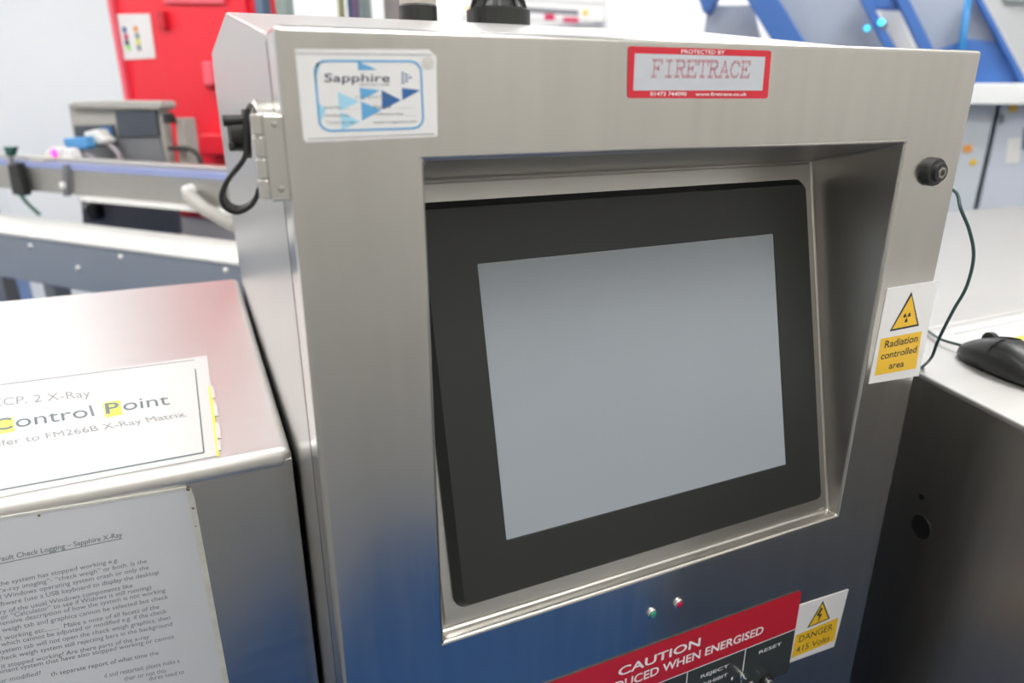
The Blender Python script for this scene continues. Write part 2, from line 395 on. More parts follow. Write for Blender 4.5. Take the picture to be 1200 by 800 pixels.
obj('cap_lug', box((xc(265.5), YC-.010, onY(270, 176, YC).z), (xc(272), YC-.004, onY(270, 166, YC).z)), 'rubber', pc, bevel=0.0006)
sp = [onY(u, v, YC-.012) for u, v in ((293, 124), (290, 132), (289.5, 150), (290, 168), (288, 182), (281, 193), (271, 205), (263.5, 218), (261, 231), (267, 241.5), (279, 246), (292, 241), (300, 232), (305, 218))]
obj('cap_strap', tube(smooth_path(sp, 6), 0.0030, flatn=V((0.35, 1, 0.35)), w=0.0085), 'rubber', pc, label='black rubber strap looping below the port cap', bevel=.0006)
# ---- bung right of the screen
c0 = DOOR(1091, 201)
bg = obj('bung', lathe(c0, V((0, -1, 0)), [(0, .0125), (.004, .0125), (.006, .0115), (.007, .0085), (.010, .008), (.0105, .0045), (.006, .004)], 32), 'rubber', cab, smooth=False, label='round black plug right of the screen recess')
obj('socket', lathe(c0+V((0, -.0058, 0)), V((0, -1, 0)), [(0, .0052), (.0052, .0052), (.0053, .0032), (.002, .003)], 6), 'steel_dull', bg)

def sticker(name, corners, m, parent, th=0.0006, out=V((0, -1, 0)), r=0.0, label=None, P=DOOR):
    pts = [P(*c) for c in corners]
    if r:
        TL, TR, BR, BL = pts; W_ = (TR-TL).length; H_ = (TL-BL).length; q = quadmap(TL, TR, BR, BL)
        pts = [q(x/W_, y/H_) for x, y in rrect(0, 0, W_, H_, r, 4)]
    return obj(name, prism(pts, out*th), m, parent, label=label)
EPS = 0.00075
def D2(u, v): return DOOR(u, v, EPS)
def D3(u, v): return DOOR(u, v, EPS+.00012)
def D4(u, v): return DOOR(u, v, EPS+.00024)
def shp(polys, m, parent, P=D2, name='print'):
    bm = NBM()
    for pg in polys: flat([P(*c) for c in pg], bm)
    return obj(name, bm, m, parent, recalc=False)
def words(lines, m, parent, P=D2, bold=0.0, name='lettering'):
    bm = NBM()
    for s, a, b, c in lines: text(bm, s, P(*a), P(*b), P(*c), bold)
    return obj(name, bm, m, parent, recalc=False)
def rev(P, corners): pass

# Sapphire calibration label
lb = sticker('calibration_label', [(345.5, 57.5), (502, 58), (511, 66), (512.5, 158), (510, 160), (359, 166.5), (355.5, 163)], 'white', cab, label='white and blue calibration label at the top left of the door')
shp([[(346, 62), (506, 64), (506, 65), (346, 63)], [(361, 162.5), (509, 156.5), (509, 157.5), (361, 163.5)]], 'ink_grey', lb)
q = quadmap(D2(366.5, 70), D2(494, 70.5), D2(497.5, 151), D2(374, 155))
o_ = [q(x, y) for x, y in [(a/1.5, b) for a, b in rrect(0, 0, 1.5, 1, .17, 6)]]
i_ = [q(x, y) for x, y in [(a/1.5, b) for a, b in rrect(.03, .03, 1.47, .97, .145, 6)]]
bm = NBM(); ov = [bm.verts.new(p) for p in o_]; iv = [bm.verts.new(p) for p in i_]
for i in range(len(ov)): j = (i+1) % len(ov); bm.faces.new((ov[i], ov[j], iv[j], iv[i]))
obj('border', bm, 'blue2', lb, recalc=False)
K = lambda x, y: (320+x/5.333, 40+y/5.333)            # reading off the enlarged crop
tri = lambda *p: [K(*a) for a in p]
shp([tri((405, 362), (540, 420), (415, 480)), tri((268, 178), (300, 170), (262, 300)), tri((285, 428), (330, 470), (300, 545)), tri((420, 485), (545, 545), (430, 598))], 'blue1', lb, D2)
shp([tri((528, 168), (650, 222), (532, 225)), tri((540, 335), (670, 350), (550, 412)), tri((550, 420), (675, 475), (556, 540))], 'blue2', lb, D2)
shp([tri((678, 350), (800, 412), (682, 472)), tri((805, 335), (920, 350), (808, 412))], 'blue3', lb, D2)
small = []
for c_ in range(3):
    for r_ in range(4-c_ if c_ < 2 else 1):
        x, y = 804+c_*23, 234+c_*11+r_*20+(6 if c_ == 2 else 0)
        small.append(tri((x, y), (x+21, y+9), (x, y+17)))
shp(small, 'blue3', lb, D2)
words([('Sapphire', K(322, 298), K(728, 298), K(322, 245))], 'navy', lb, D3, 0.004)
words([('INSPECTION SYSTEMS', K(540, 322), K(728, 322), K(540, 310)), ('C A L I B R A T I O N', K(515, 402), K(740, 402), K(515, 384)),
       ('Serial No. ________', K(318, 465), K(540, 465), K(318, 448)), ('Engineer ________', K(630, 460), K(880, 458), K(630, 443)),
       ('Certificate No.', K(325, 515), K(480, 513), K(325, 498)), ('Calibration Due _____', K(637, 507), K(890, 506), K(637, 490)),
       ('T 01763 853 004', K(332, 562), K(512, 560), K(332, 545)), ('sapphire-inspection.com', K(625, 556), K(897, 552), K(625, 540))], 'ink_dark', lb, D3)
st = [K(968+38*math.cos(a), 180+40*math.sin(a)) for a in [i*math.pi/8 for i in range(16)]]
shp([st], 'tape', lb, D3, 'stain')
# FIRETRACE label
lf = sticker('fire_label', [(736, 54), (903.5, 59.5), (899, 115.5), (735, 115)], 'label_red', cab, r=0.002, label='red bordered grey fire protection label at top centre of the door')
shp([[(744, 62.5), (897, 66.5), (893.5, 106), (742, 106)]], 'label_grey', lf, D2)
K = lambda x, y: (700+x/5.0, 30+y/5.0)
words([('PROTECTED BY', K(492, 163), K(746, 167), K(493, 140)), ('01473 744090', K(310, 411), K(522, 411), K(311, 388)), ('www.firetrace.co.uk', K(575, 411), K(875, 411), K(576, 390))], 'ink_white', lf, D3, 0.015)
# outlined slab-serif capitals drawn as strokes
GL = {'F': [[(0.18, 0), (0.18, 1)], [(0, 1), (.9, 1)], [(.9, 1), (.9, .78)], [(.18, .52), (.6, .52)], [(.6, .4), (.6, .64)], [(0, 0), (.42, 0)]],
      'I': [[(.5, 0), (.5, 1)], [(.2, 0), (.8, 0)], [(.2, 1), (.8, 1)]],
      'R': [[(.2, 0), (.2, 1)], [(0, 1), (.7, 1), (.85, .87), (.85, .65), (.7, .52), (.2, .52)], [(0, 0), (.42, 0)], [(.5, .52), (.8, 0), (1, 0)]],
      'E': [[(.18, 0), (.18, 1)], [(0, 1), (.9, 1), (.9, .78)], [(.18, .52), (.6, .52)], [(.6, .4), (.6, .64)], [(0, 0), (.92, 0), (.92, .22)]],
      'T': [[(.5, 0), (.5, 1)], [(.02, .76), (.02, 1), (.98, 1), (.98, .76)], [(.28, 0), (.72, 0)]],
      'A': [[(.1, 0), (.5, 1), (.9, 0)], [(.28, .36), (.72, .36)], [(-.05, 0), (.28, 0)], [(.72, 0), (1.05, 0)]],
      'C': [[(.92, .72), (.9, .95)], [(.9, .82), (.7, .98), (.4, 1), (.15, .82), (.05, .5), (.15, .18), (.4, 0), (.7, .02), (.92, .2)]]}
def strokes(word, L, R_, T_, m, parent, P, hw=0.05, adv=1.12, gap=0.03):
    bm = NBM(); n = len(word); O = P(*L); X = (P(*R_)-O)/(n*adv-.12); Y = P(*T_)-O
    for i, ch in enumerate(word):
        for pl_ in GL[ch]:
            for a, b in zip(pl_, pl_[1:]):
                a = V(a); b = V(b); d = (b-a).normalized(); nn = V((-d.y, d.x))
                for s0, s1 in ((gap, hw), (-hw, -gap)):
                    pts = [a-d*hw*.8+nn*s0, b+d*hw*.8+nn*s0, b+d*hw*.8+nn*s1, a-d*hw*.8+nn*s1]
                    flat([O+X*(i*adv+p.x)+Y*p.y for p in pts], bm)
    return obj('lettering', bm, m, parent, recalc=False)
strokes('FIRETRACE', K(318, 298), K(890, 302), K(325, 202), 'pink_ink', lf, D3, hw=0.075, gap=0.035)
# radiation label
lr = sticker('radiation_label', [(1039.5, 337.5), (1099, 328.5), (1076, 440), (1017.5, 449.5)], 'white', cab, label='white and yellow radiation warning label on the right edge of the door')
K = lambda x, y: (1000+x/2.665, 160+y/2.667)
shp([[K(182, 484), K(113, 609), K(205, 591)]], 'ink', lr, D2)
shp([[K(182, 497), K(121, 602), K(199, 586)]], 'yellow', lr, D3)
shp([[K(86, 632), K(214, 608), K(196, 724), K(67, 747)]], 'yellow', lr, D2)
cx = DOOR(*K(167, 564), EPS+.00024)
bm = NBM()
for k in range(3):
    a0 = math.radians(120*k-28-90); p = []
    for r_, a_s in ((.0014, (0, 28, 56)), (.0052, (56, 42, 28, 14, 0))):
        for a in a_s: t = a0+math.radians(a); p.append(cx+V((math.cos(t)*r_, 0, math.sin(t)*r_)))
    flat(p, bm)
flat([cx+V((math.cos(t)*.0007, 0, math.sin(t)*.0007)) for t in [i*math.pi/5 for i in range(10)]], bm)
obj('trefoil', bm, 'ink', lr, recalc=False)
words([('Radiation', K(97, 661), K(200, 640), K(101, 638)), ('controlled', K(85, 697), K(196, 674), K(89, 675)), ('area', K(110, 726), K(157, 718), K(113, 706))], 'ink', lr, D3, .02)
# danger label
ld = sticker('danger_label', [(935, 709), (994, 690), (977, 757), (922, 777)], 'white', cab, label='white and yellow high voltage danger label beside the control panel')
K = lambda x, y: (620+x/2.857, 670+y/2.854)
shp([[K(984, 96), K(930, 188), K(1007, 156)]], 'ink', ld, D2)
shp([[K(983, 105), K(938, 182), K(1001, 155)]], 'yellow', ld, D3)
shp([[K(893, 212), K(1036, 152), K(1022, 229), K(878, 288)]], 'yellow', ld, D2)
shp([[K(978, 118), K(962, 148), K(972, 146), K(964, 172), K(982, 140), K(972, 141), K(984, 122)]], 'ink', ld, D4)
words([('DANGER', K(903, 236), K(1015, 192), K(906, 215)), ('415 Volts', K(892, 271), K(1005, 229), K(896, 251))], 'ink', ld, D3)
# control panel overlay
p_tr, p_tl = DOOR(938, 693), DOOR(640, 800)
px0, px1, pz1, pz0 = 0.07, p_tr.x+0.0005, p_tr.z+.0035, 0.86
cpn = obj('control_panel', prism([V((x, 0, z)) for x, z in rrect(px0, pz0, px1, pz1, .006, 5)], V((0, -.0012, 0))), 'overlay', cab, label='dark button overlay below the screen with a red caution band')
DP = lambda u, v: DOOR(u, v, .00135)
zr = DOOR(780, 775, .0013).z
zr = DOOR(*K(885, 192), .0013).z
band = [(x, z) for x, z in rrect(px0, pz0, px1, pz1, .006, 5) if z > zr]
zr2 = zr
bpts = [V((px1, -.0013, zr2)), V((px1, -.0013, pz1-.006))]
bpts += [V((px1-.006+.006*math.cos(a), -.0013, pz1-.006+.006*math.sin(a))) for a in [math.radians(15*i) for i in range(1, 7)]]
bpts += [V((px0+.006, -.0013, pz1)), V((px0, -.0013, pz1-.006)), V((px0, -.0013, zr2))]
obj('caution_band', flat(bpts), 'panel_red', cpn, recalc=False)
DPL = lambda u, v: DOOR(u, v, .00145)
def wl(x0, z0, x1, z1): return [V((x0, -.00145, z0)), V((x1, -.00145, z0)), V((x1, -.00145, z1)), V((x0, -.00145, z1))]
xa, xb = DOOR(*K(716, 300)).x, DOOR(*K(524, 366)).x
bm = NBM()
for wq in (wl(px0, zr2-.0011, px1, zr2), wl(xa-.0006, pz0+.004, xa+.0006, zr2), wl(xb-.0006, pz0+.004, xb+.0006, zr2), wl(2*xb-xa-.0006, pz0+.004, 2*xb-xa+.0006, zr2)): flat(wq, bm)
obj('divider_lines', bm, 'ink_white', cpn, recalc=False)
e0, e1 = DPL(*K(783, 205)), DPL(*K(445, 330))          # end of the long caution line, a point further left on it
zc = DPL(*K(775, 208)).z; capz = DPL(*K(775, 186)).z - zc
xe = DPL(*K(783, 205)).x; xw = DPL(*K(447, 333)).x
ww = glyphs('WHEN ENERGISED')[2]; unit = (xe-xw)/ww; full = glyphs('X-RAYS PRODUCED WHEN ENERGISED')[2]*unit
bm = NBM(); text(bm, 'X-RAYS PRODUCED WHEN ENERGISED', V((xe-full, -.00145, zc)), V((xe, -.00145, zc)), V((xe-full, -.00145, zc+capz*1.12)), .03)
ca, cb, ct_ = DPL(*K(298, 350)), DPL(*K(572, 250)), DPL(*K(296, 322))
text(bm, 'CAUTION', V((ca.x, -.00145, ca.z)), V((cb.x, -.00145, ca.z)), V((ca.x, -.00145, ca.z+.0100)), .035)
def ln(s, a, b, h): A_, B_ = DPL(*K(*a)), DPL(*K(*b)); z = (A_.z+B_.z)/2; text(bm, s, V((A_.x, -.00145, z)), V((B_.x, -.00145, z)), V((A_.x, -.00145, z+h)), .015)
ln('REJECT', (575, 352), (667, 322), .0042); ln('INHIBIT', (578, 380), (664, 350), .0042); ln('RESET', (770, 272), (845, 246), .0042); ln('I', (676, 362), (682, 360), .004)
obj('lettering', bm, 'ink_white', cpn, recalc=False)
for (u, v) in ((868, 790), (798, 818)):
    c0 = DOOR(u, v, .0012)
    k_ = obj('toggle_switch', lathe(c0, V((0, -1, 0)), [(0, .0045), (.003, .0045), (.0035, .003), (.006, .0028)], 20), 'chrome', cpn)
    obj('lever', cyl(c0+V((0, -.005, 0)), c0+V((-.001, -.017, .005)), .0012, .0017, 12), 'chrome', k_)
c0 = DOOR(897, 797, .0012)
k_ = obj('reset_button', lathe(c0, V((0, -1, 0)), [(0, .0095), (.003, .0095), (.004, .0085)], 28), 'black', cpn)
obj('button_cap', lathe(c0, V((0, -1, 0)), [(0, .006), (.006, .006), (.007, .005)], 24), 'chrome', k_)
# indicator lamps
for (u, v, m_, t_) in ((764, 718, 'lens_green', 'small green indicator lamp in a chrome ring'), (795, 706.5, 'lens_red', 'small red indicator lamp in a chrome ring')):
    c0 = DOOR(u, v)
    k_ = obj('indicator_lamp', lathe(c0, V((0, -1, 0)), [(0, .0053), (.0016, .0053), (.0023, .0047), (.0024, .0038), (.001, .0037)], 28), 'chrome', cab, label=t_)
    obj('lens', lathe(c0, V((0, -1, 0)), [(0, .0038), (.0018, .0038), (.0030, .0026), (.0033, .0005)], 20), m_, k_)
# beacon collar and gland on the roof
def roofz(y): return 1.5414-(y-.383)*.0412
y_ = .425; c0 = onY(490, 15, y_); r_ = (onY(513, 15, y_)-onY(467, 15, y_)).length/2*.93
p = V((c0.x, y_, roofz(y_))); zt_ = onY(490, 6, y_).z
k_ = obj('beacon_socket', lathe(p-UP*.002, UP, [(0, r_), (zt_-p.z, r_), (zt_-p.z+.002, r_*.96)], 32), 'black', cab, label='round black beacon socket on the cabinet roof')
obj('beacon_tube', lathe(p, UP, [(zt_-p.z, r_*.97), (.15, r_*.97), (.155, r_*.8)], 32), 'taupe', k_, label='beige tube of the beacon')
y_ = .44; c0 = onY(584, 15, y_); r_ = (onY(620, 18, y_)-onY(548, 18, y_)).length/2*.95
p = V((c0.x, y_, roofz(y_))); h_ = onY(584, 11, y_).z-p.z
k_ = obj('roof_gland', lathe(p-UP*.002, UP, [(0, r_), (h_, r_), (h_+.003, r_*.86), (h_+.014, r_*.66), (h_+.035, r_*.55), (h_+.07, r_*.5)], 40), 'black', cab, label='ribbed black cone gland on the cabinet roof')
for i in range(10):
    a = 2*math.pi*i/10; d_ = V((math.cos(a), math.sin(a), 0))
    obj('rib', prism([p+d_*r_*.93+UP*h_, p+d_*r_*.62+UP*(h_+.035), p+d_*r_*.4+UP*(h_+.035), p+d_*r_*.4+UP*h_], d_.cross(UP)*.004), 'black', k_)

# ---------------------------------------------------------------- left housing with notices
ZH, YF, YBk = 1.1672, 0.158, 0.829
lh = thing('tunnel_housing', 'low stainless steel housing left of the control cabinet carrying two paper notices', 'machine housing', (-0.46, 0.5, 0))
obj('casing', box((-0.92, YF, 0.35), (-0.004, YBk, ZH-.010)), 'steel_front', lh, bevel=0.001)
obj('lit_top', box((-0.9205, YF-.0006, ZH-.022), (-0.0035, YBk+.0005, ZH)), 'steel_lit_top', lh, bevel=0.010, segs=4)  # same sheet as the casing, split off to carry the lightened top colour
for x in (-0.87, -0.06):
    for y in (YF+.06, YBk-.06): obj('leg', box((x-.025, y-.025, 0), (x+.025, y+.025, .35)), 'steel_dull', lh)
Zt = lambda u, v, o=0.0: onZ(u, v, ZH+o)
nt1 = obj('control_point_notice', prism([onZ(*c, ZH) for c in ((0, 453), (243, 417), (250, 470), (257, 534), (0, 584))] and
    [onZ(243, 417, ZH), onZ(249, 470, ZH), onZ(257, 534, ZH), onZ(0, 583, ZH)+V((-.07, 0, 0)), onZ(0, 452, ZH)+V((-.02, 0, 0))], UP*.0008), 'paper_top', lh, label='white control point notice stuck flat on the housing top')
T2 = lambda u, v: onZ(u, v, ZH+.00095); T3 = lambda u, v: onZ(u, v, ZH+.0011)
shp([[(0, 443+7), (228, 420+1), (228, 422), (0, 451.5)]], 'ink_grey', nt1, T2)
shp([[(228, 432), (229.5, 432), (240, 530), (238, 530)], [(0, 573), (239, 529), (239, 531), (0, 575)]], 'ink_dark', nt1, T2)
K = lambda x, y: (x/3.333, 400+y/3.333)
shp([[K(400, 240), K(468, 228), K(480, 285), K(412, 298)], [K(-40, 312), K(52, 294), K(58, 350), K(-34, 368)]], 'highlighter', nt1, T2)
words([('CCP. 2 X-Ray', K(-38, 255), K(356, 215), K(-38, 225)), ('Refer to FM266B X-Ray Matrix', K(-62, 418), K(728, 292), K(-66, 395))], 'ink_grey', nt1, T3)
words([('ontrol', K(62, 336), K(370, 290), K(58, 290)), ('oint', K(482, 270), K(664, 245), K(478, 228))], 'ink_dark', nt1, T3)
words([('C', K(-30, 350), K(50, 338), K(-34, 306)), ('P', K(414, 283), K(470, 275), K(408, 242))], 'ink_dark', nt1, T3, .03)
shp([[(246, 452), (250, 470), (257, 534), (254, 535), (246, 470), (244, 452)]], 'highlighter', nt1, T2)
bm = NBM()
for (u, v, w_, h_) in ((249, 460, 2, 7), (252, 480, 2.5, 8), (255, 505, 3, 9), (256, 522, 2, 6)):
    prism([onZ(u-w_, v-h_, ZH), onZ(u+w_, v-h_*.8, ZH), onZ(u+w_+1.5, v+h_, ZH), onZ(u-w_*.5, v+h_, ZH)], UP*.0011, bm)
obj('torn_edge', bm, 'tape', nt1)
# front notice in sleeve
F0 = lambda u, v: onY(u, v, YF-.0002)
sl = obj('fault_logging_notice', prism([onY(218, 572, YF), onY(262+6, 830, YF), onY(0, 900, YF)+V((-.07, 0, 0)), onY(0, 612, YF)+V((-.07, 0, 0.006))], V((0, -.0011, 0))), 'paper', lh, label='printed fault logging sheet taped to the housing front')
bm = NBM()
prism([onY(215, 571.5, YF), onY(224, 572, YF), onY(228, 583, YF), onY(274, 830, YF), onY(268, 830, YF), onY(218, 574, YF)], V((0, -.0016, 0)), bm)
prism([onY(0, 609, YF)+V((-.06, 0, .006)), onY(218, 569.5, YF), onY(219, 572, YF), onY(0, 612, YF)+V((-.06, 0, .006))], V((0, -.0016, 0)), bm)
obj('sleeve_edge', bm, 'tape', sl)
bm = NBM()
for (u, v, s) in ((220, 572, 2.2), (226, 594, 1.6), (46, 602.5, 1.5), (229, 615, 1)):
    prism([onY(u-s, v-s*.6, YF), onY(u+s*1.2, v-s*.3, YF), onY(u+s*.8, v+s, YF), onY(u-s*.7, v+s*.6, YF)], V((0, -.0019, 0)), bm)
obj('grime', bm, 'grime', sl)
K = lambda x, y: (x/3.4286, 580+y/3.4286)
FT = lambda u, v: onY(u, v, YF-.0012)
def tail(pre, s_, xs, xe, ye, cap=18, sl_=-0.2035):
    u_ = (xe-xs)/glyphs(s_)[2]; w_ = glyphs(pre+s_)[2]*u_
    return (pre+s_, K(xe-w_, ye-w_*sl_), K(xe, ye), K(xe-w_-cap*.17, ye-w_*sl_-cap))
words([tail('System F', 'ault Check Logging – Sapphire X-Ray', 0, 492, 166, 20)], 'ink_dark', sl, FT, .012)
shp([[K(-120, 299), K(492, 172), K(492, 175), K(-120, 302)]], 'ink_dark', sl, FT)
words([tail(*t_) for t_ in (
    ('1. Has t', 'he system has stopped working e.g.', 0, 476, 268), ('the “', 'x-ray imaging”- “check weigh” or both. Is the', 4, 590, 272), ('ful', 'l Windows operating system crash or only the', 0, 598, 297),
    ('so', 'ftware (use a USB keyboard to display the desktop', 0, 638, 317), ('t', 'ry of the usual Windows components like', 0, 533, 370), ('e.g. ', 'or “Calculator” to see if Widows is still running)', 0, 608, 377),
    ('compreh', 'ensive description of how the system is not working', 0, 665, 389), ('the ', 'weigh tab and graphics cannot be selected but check', 4, 676, 415), ('stil', 'l working etc........  Make a note of all facets of the', 0, 640, 455),
    ('tabs ', 'which cannot be adjusted or modified e.g. if the check', 0, 670, 473), ('weigh s', 'ystem tab will not open the check weigh graphics, then', 0, 684, 498), ('is the c', 'heck weigh system still rejecting bars in the background', 0, 692, 524),
    ('or has ', 'it stopped working? Are there parts of the x-ray', 0, 600, 575), ('contam', 'inant system that have also stopped working or cannot', 0, 700, 575), ('or', ' modified?', 40, 165, 722),
    ('', 'th separate report of what time the', 205, 638, 640), ('', 'd and restarted, please make a', 420, 722, 672), ('', 'ther or not this', 500, 668, 712), ('', 'dures need to', 600, 740, 717))], 'ink_dark', sl, FT)

# ---------------------------------------------------------------- right housing, shelf, mouse
rh = thing('outfeed_housing', 'low stainless steel housing right of the control cabinet with a wide pale top', 'machine housing', (1.2, .5, 0))
obj('casing', box((XR+.012, .1535, .35), (2.05, .80, ZH-.01)), 'steel_front', rh, bevel=0.001)
obj('lit_top', box((XR+.0115, .153, ZH-.014), (2.0505, .8005, ZH)), 'steel_lit_top', rh, bevel=0.004, segs=3)
for x in (0.68, 1.98):
    for y in (.22, .74): obj('leg', box((x-.025, y-.025, 0), (x+.025, y+.025, .35)), 'steel_dull', rh)
sh = thing('mouse_shelf', 'stainless steel box in front of the right housing with a mouse on its top', 'cabinet', (.9, -.1, 0))
e1, e2 = onZ(1078, 437, ZH), onZ(1200, 499.5, ZH); dd = (e2-e1).normalized()
pa = e1+dd*((.1515-e1.y)/dd.y); pb = e1+dd*((-.36-e1.y)/dd.y)
sb = obj('shelf_box', prism([V((pa.x, pa.y, .3)), V((1.25, .1515, .3)), V((1.25, -.36, .3)), V((pb.x, pb.y, .3))], UP*(ZH-.3)), 'steel_dull', sh)
ov_ = .004
nrm = V((dd.y, -dd.x, 0)); nrm = nrm if nrm.x < 0 else -nrm
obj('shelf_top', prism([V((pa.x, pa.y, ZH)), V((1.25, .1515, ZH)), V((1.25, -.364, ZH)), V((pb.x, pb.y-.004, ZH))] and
    [V((pa.x, pa.y, ZH-.006))+nrm*.002, V((1.252, .1515, ZH-.006)), V((1.252, -.364, ZH-.006)), V((pb.x, pb.y-.004, ZH-.006))+nrm*.002], UP*.0075), 'steel_lit_top', sh, bevel=.002)
for (u, v, r_) in ((1081, 582, .0035), (1080, 617, .014)):
    den = nrm; c0 = onpl(u, v, V((pa.x, pa.y, 0)), nrm)
    obj('hole', lathe(c0, nrm, [(0, r_), (.0015, r_)], 20), 'black', sh)
for x, y in ((.72, .1), (1.2, .1), (.68, -.3), (1.2, -.3)): obj('leg', cyl(V((x, y, 0)), V((x, y, .3)), .02), 'steel_dull', sh)
ZS = ZH+.0015
np_ = obj('shelf_notice', prism([onZ(1087, 391, ZS), onZ(1200, 368, ZS)+V((.05, .0, 0)), onZ(1200, 368, ZS)+V((.05, -.18, 0)), onZ(1113, 408, ZS)+V((.03, -.06, 0)), onZ(1110, 402, ZS)], UP*.0008), 'paper_top')
tag(np_, 'white laminated sheet with a yellow stripe lying under the mouse', 'paper')
obj('yellow_stripe', flat([onZ(1172, 400, ZS+.00095), onZ(1178, 397.5, ZS+.00095), onZ(1230, 386, ZS+.00095), onZ(1230, 391, ZS+.00095), onZ(1190, 400.5, ZS+.00095)]), 'highlighter', np_, recalc=False)
obj('printed_rule', flat([onZ(1118, 391, ZS+.00095), onZ(1200, 374, ZS+.00095), onZ(1200, 374.8, ZS+.00095), onZ(1118, 391.8, ZS+.00095)]), 'ink_grey', np_, recalc=False)

# mouse: nose at the left, body running to the right out of frame
ZM = ZS+.0009
mA = onZ(1131, 414, ZM); mB = onZ(1240, 459, ZM)
mdir = V((mB.x-mA.x, mB.y-mA.y, 0)).normalized(); mside = V((-mdir.y, mdir.x, 0))
if mside.y < 0: mside = -mside
ml, mw = .122, .064
mo_o = V((mA.x, mA.y, ZM))
mouse = thing('computer_mouse', 'black glossy computer mouse lying on the right-hand shelf', 'computer mouse', mo_o+mdir*ml/2)
def mouse_shell(k0, k1, lift=0.0, grow=0.0, a0=0.0, a1=math.pi, bottom=True):
    bm = NBM(); rows = []
    N = 22
    for i in range(N+1):
        t = k0+(k1-k0)*i/N
        prof = (math.sin(math.pi*min(1, max(0, (t*0.94+.03))))**.38)
        hw_ = mw/2*prof*(1-.10*math.sin(math.pi*t))+grow
        hh = .034*(math.sin(math.pi*(t*.80+.13))**.75)*(0.35+.65*prof)+lift
        row = []
        for j in range(17):
            a = a0+(a1-a0)*j/16
            c_, s_ = math.cos(a), math.sin(a)
            row.append(bm.verts.new(mo_o+mdir*(t*ml)+mside*(hw_*math.copysign(abs(c_)**.75, c_))+UP*(.002+hh*abs(s_)**.65)))
        rows.append(row)
    for A_, B_ in zip(rows, rows[1:]):
        for j in range(16): bm.faces.new((A_[j], A_[j+1], B_[j+1], B_[j]))
        if bottom: bm.faces.new((A_[0], B_[0], B_[-1], A_[-1]))
    if bottom: bm.faces.new(rows[0]); bm.faces.new(rows[-1][::-1])
    return bm
obj('mouse_body', mouse_shell(0.0, 1.0), 'black', mouse, smooth=True)
for a0, a1 in ((.35, math.pi/2-.09), (math.pi/2+.09, math.pi-.35)):
    obj('mouse_button', mouse_shell(.04, .42, .0012, .0006, a0, a1, False), 'bezel', mouse, smooth=True)
wc = mo_o+mdir*.028+UP*.027
obj('scroll_wheel', cyl(wc-mside*.003, wc+mside*.003, .009), 'rubber', mouse, smooth=False)
cpts = [mo_o+mdir*.002+UP*.009, onZ(1104, 398, ZM+.006), onZ(1088, 388, ZM+.004), onZ(1075, 381, ZM+.004)+V((.0, .0, 0)), V((.66, .12, ZM+.004))]
obj('mouse_cable', tube(smooth_path(cpts, 6), .0016), 'teal_cable', mouse, smooth=True)
cab_pts = [onY(u, v, y) for u, v, y in ((1116, 222, .03), (1122, 228, .022), (1126, 245, .012), (1136, 270, .006), (1141, 300, 0), (1133, 335, .0), (1118, 362, .006), (1106, 385, .012), (1098, 402, .018), (1092, 418, .026))]
cab_pts += [onZ(1083, 428, ZS+.003), onZ(1074, 433, ZS+.003)]
tag(obj('cable', tube(smooth_path(cab_pts, 6), .0016), 'teal_cable', smooth=True), 'thin dark teal cable hanging in a bow from the cabinet edge to the shelf', 'cable')

# ---------------------------------------------------------------- background helpers
def row_z(P, v):           # height at which the vertical line through P crosses picture row v
    # solve for z: image row of (P.x,P.y,z) = v
    Rt = CROT.transposed(); a = Rt @ V((P.x-CAM.x, P.y-CAM.y, -CAM.z)); b = Rt @ UP
    k = (400-v)/F_PX       # y/-z = k -> a.y + z b.y = k*(-(a.z + z b.z))
    return -(a.y+k*a.z)/(b.y+k*b.z)
def bpanel(u0, u1, v0, v1, n, th, vref=None):
    """box facing the room's back-wall direction at distance n; edges given by picture columns / rows read off the photo"""
    vm = (v0+v1)/2 if vref is None else vref
    a, b = BN(u0, vm, n), BN(u1, vm, n)
    z1 = row_z(a, v0); z0 = row_z(a, v1)
    return obox(V((a.x, a.y, z0)), V((b.x-a.x, b.y-a.y, 0)), NB*th, UP*(z1-z0)), a, b, z0, z1
def bpoly(pts, n, th, bm=None): return prism([BN(u, v, n) for u, v in pts], NB*th, bm)

# ---- red cabinet
NR = 1.9
P_ = BN(150, 115, NR); ZR0 = 0.0
a = BN(129, 0, NR); b = BN(322, 0, NR)
rc = thing('red_cabinet', 'tall bright red painted cabinet standing behind the conveyors', 'cabinet', (a.x, a.y, 0))
aL = BN(147, 100, NR); 
bR = BN(296, 0, NR)
zsp = row_z(BN(212, 248, NR), 254)
def flo(p, z): return V((p.x, p.y, z))
H_RC = 2.75
obj('cabinet_body', obox(flo(aL, zsp), flo(bR-aL, 0), NB*.13, UP*(H_RC-zsp)), 'red', rc, bevel=.01)
obj('plinth', obox(flo(aL, 0)+NB*.01, flo(bR-aL, 0), NB*.11, UP*zsp), 'offwhite', rc)
obj('left_edge_highlight', obox(flo(aL, zsp)-NB*.015, flo((BN(152, 100, NR)-aL), 0), NB*.015, UP*(H_RC-zsp)), 'pinkish', rc)  # pink strip painting the highlight along the cabinet's left edge
dA = BN(192, 60, NR); dB = bR - (bR-aL).normalized()*.02
dr = obj('door_panel', obox(flo(dA, zsp+.02)-NB*.018, flo(dB-dA, 0), NB*.018, UP*(H_RC-zsp-.06)), 'red', rc, bevel=.004)
obj('door_handle', bpoly([(236, 72), (247, 72), (250, 100), (238, 100)], NR-.07, .05), 'pinkish', dr, bevel=.006)
obj('handle_boss', bpoly([(240, 98), (250, 98), (251, 106), (242, 106)], NR-.05, .03), 'red_dark', dr, bevel=.004)
obj('latch', bpoly([(181, 12), (190, 12), (193, 34), (185, 34)], NR-.04, .04), 'red_dark', rc, bevel=.005)
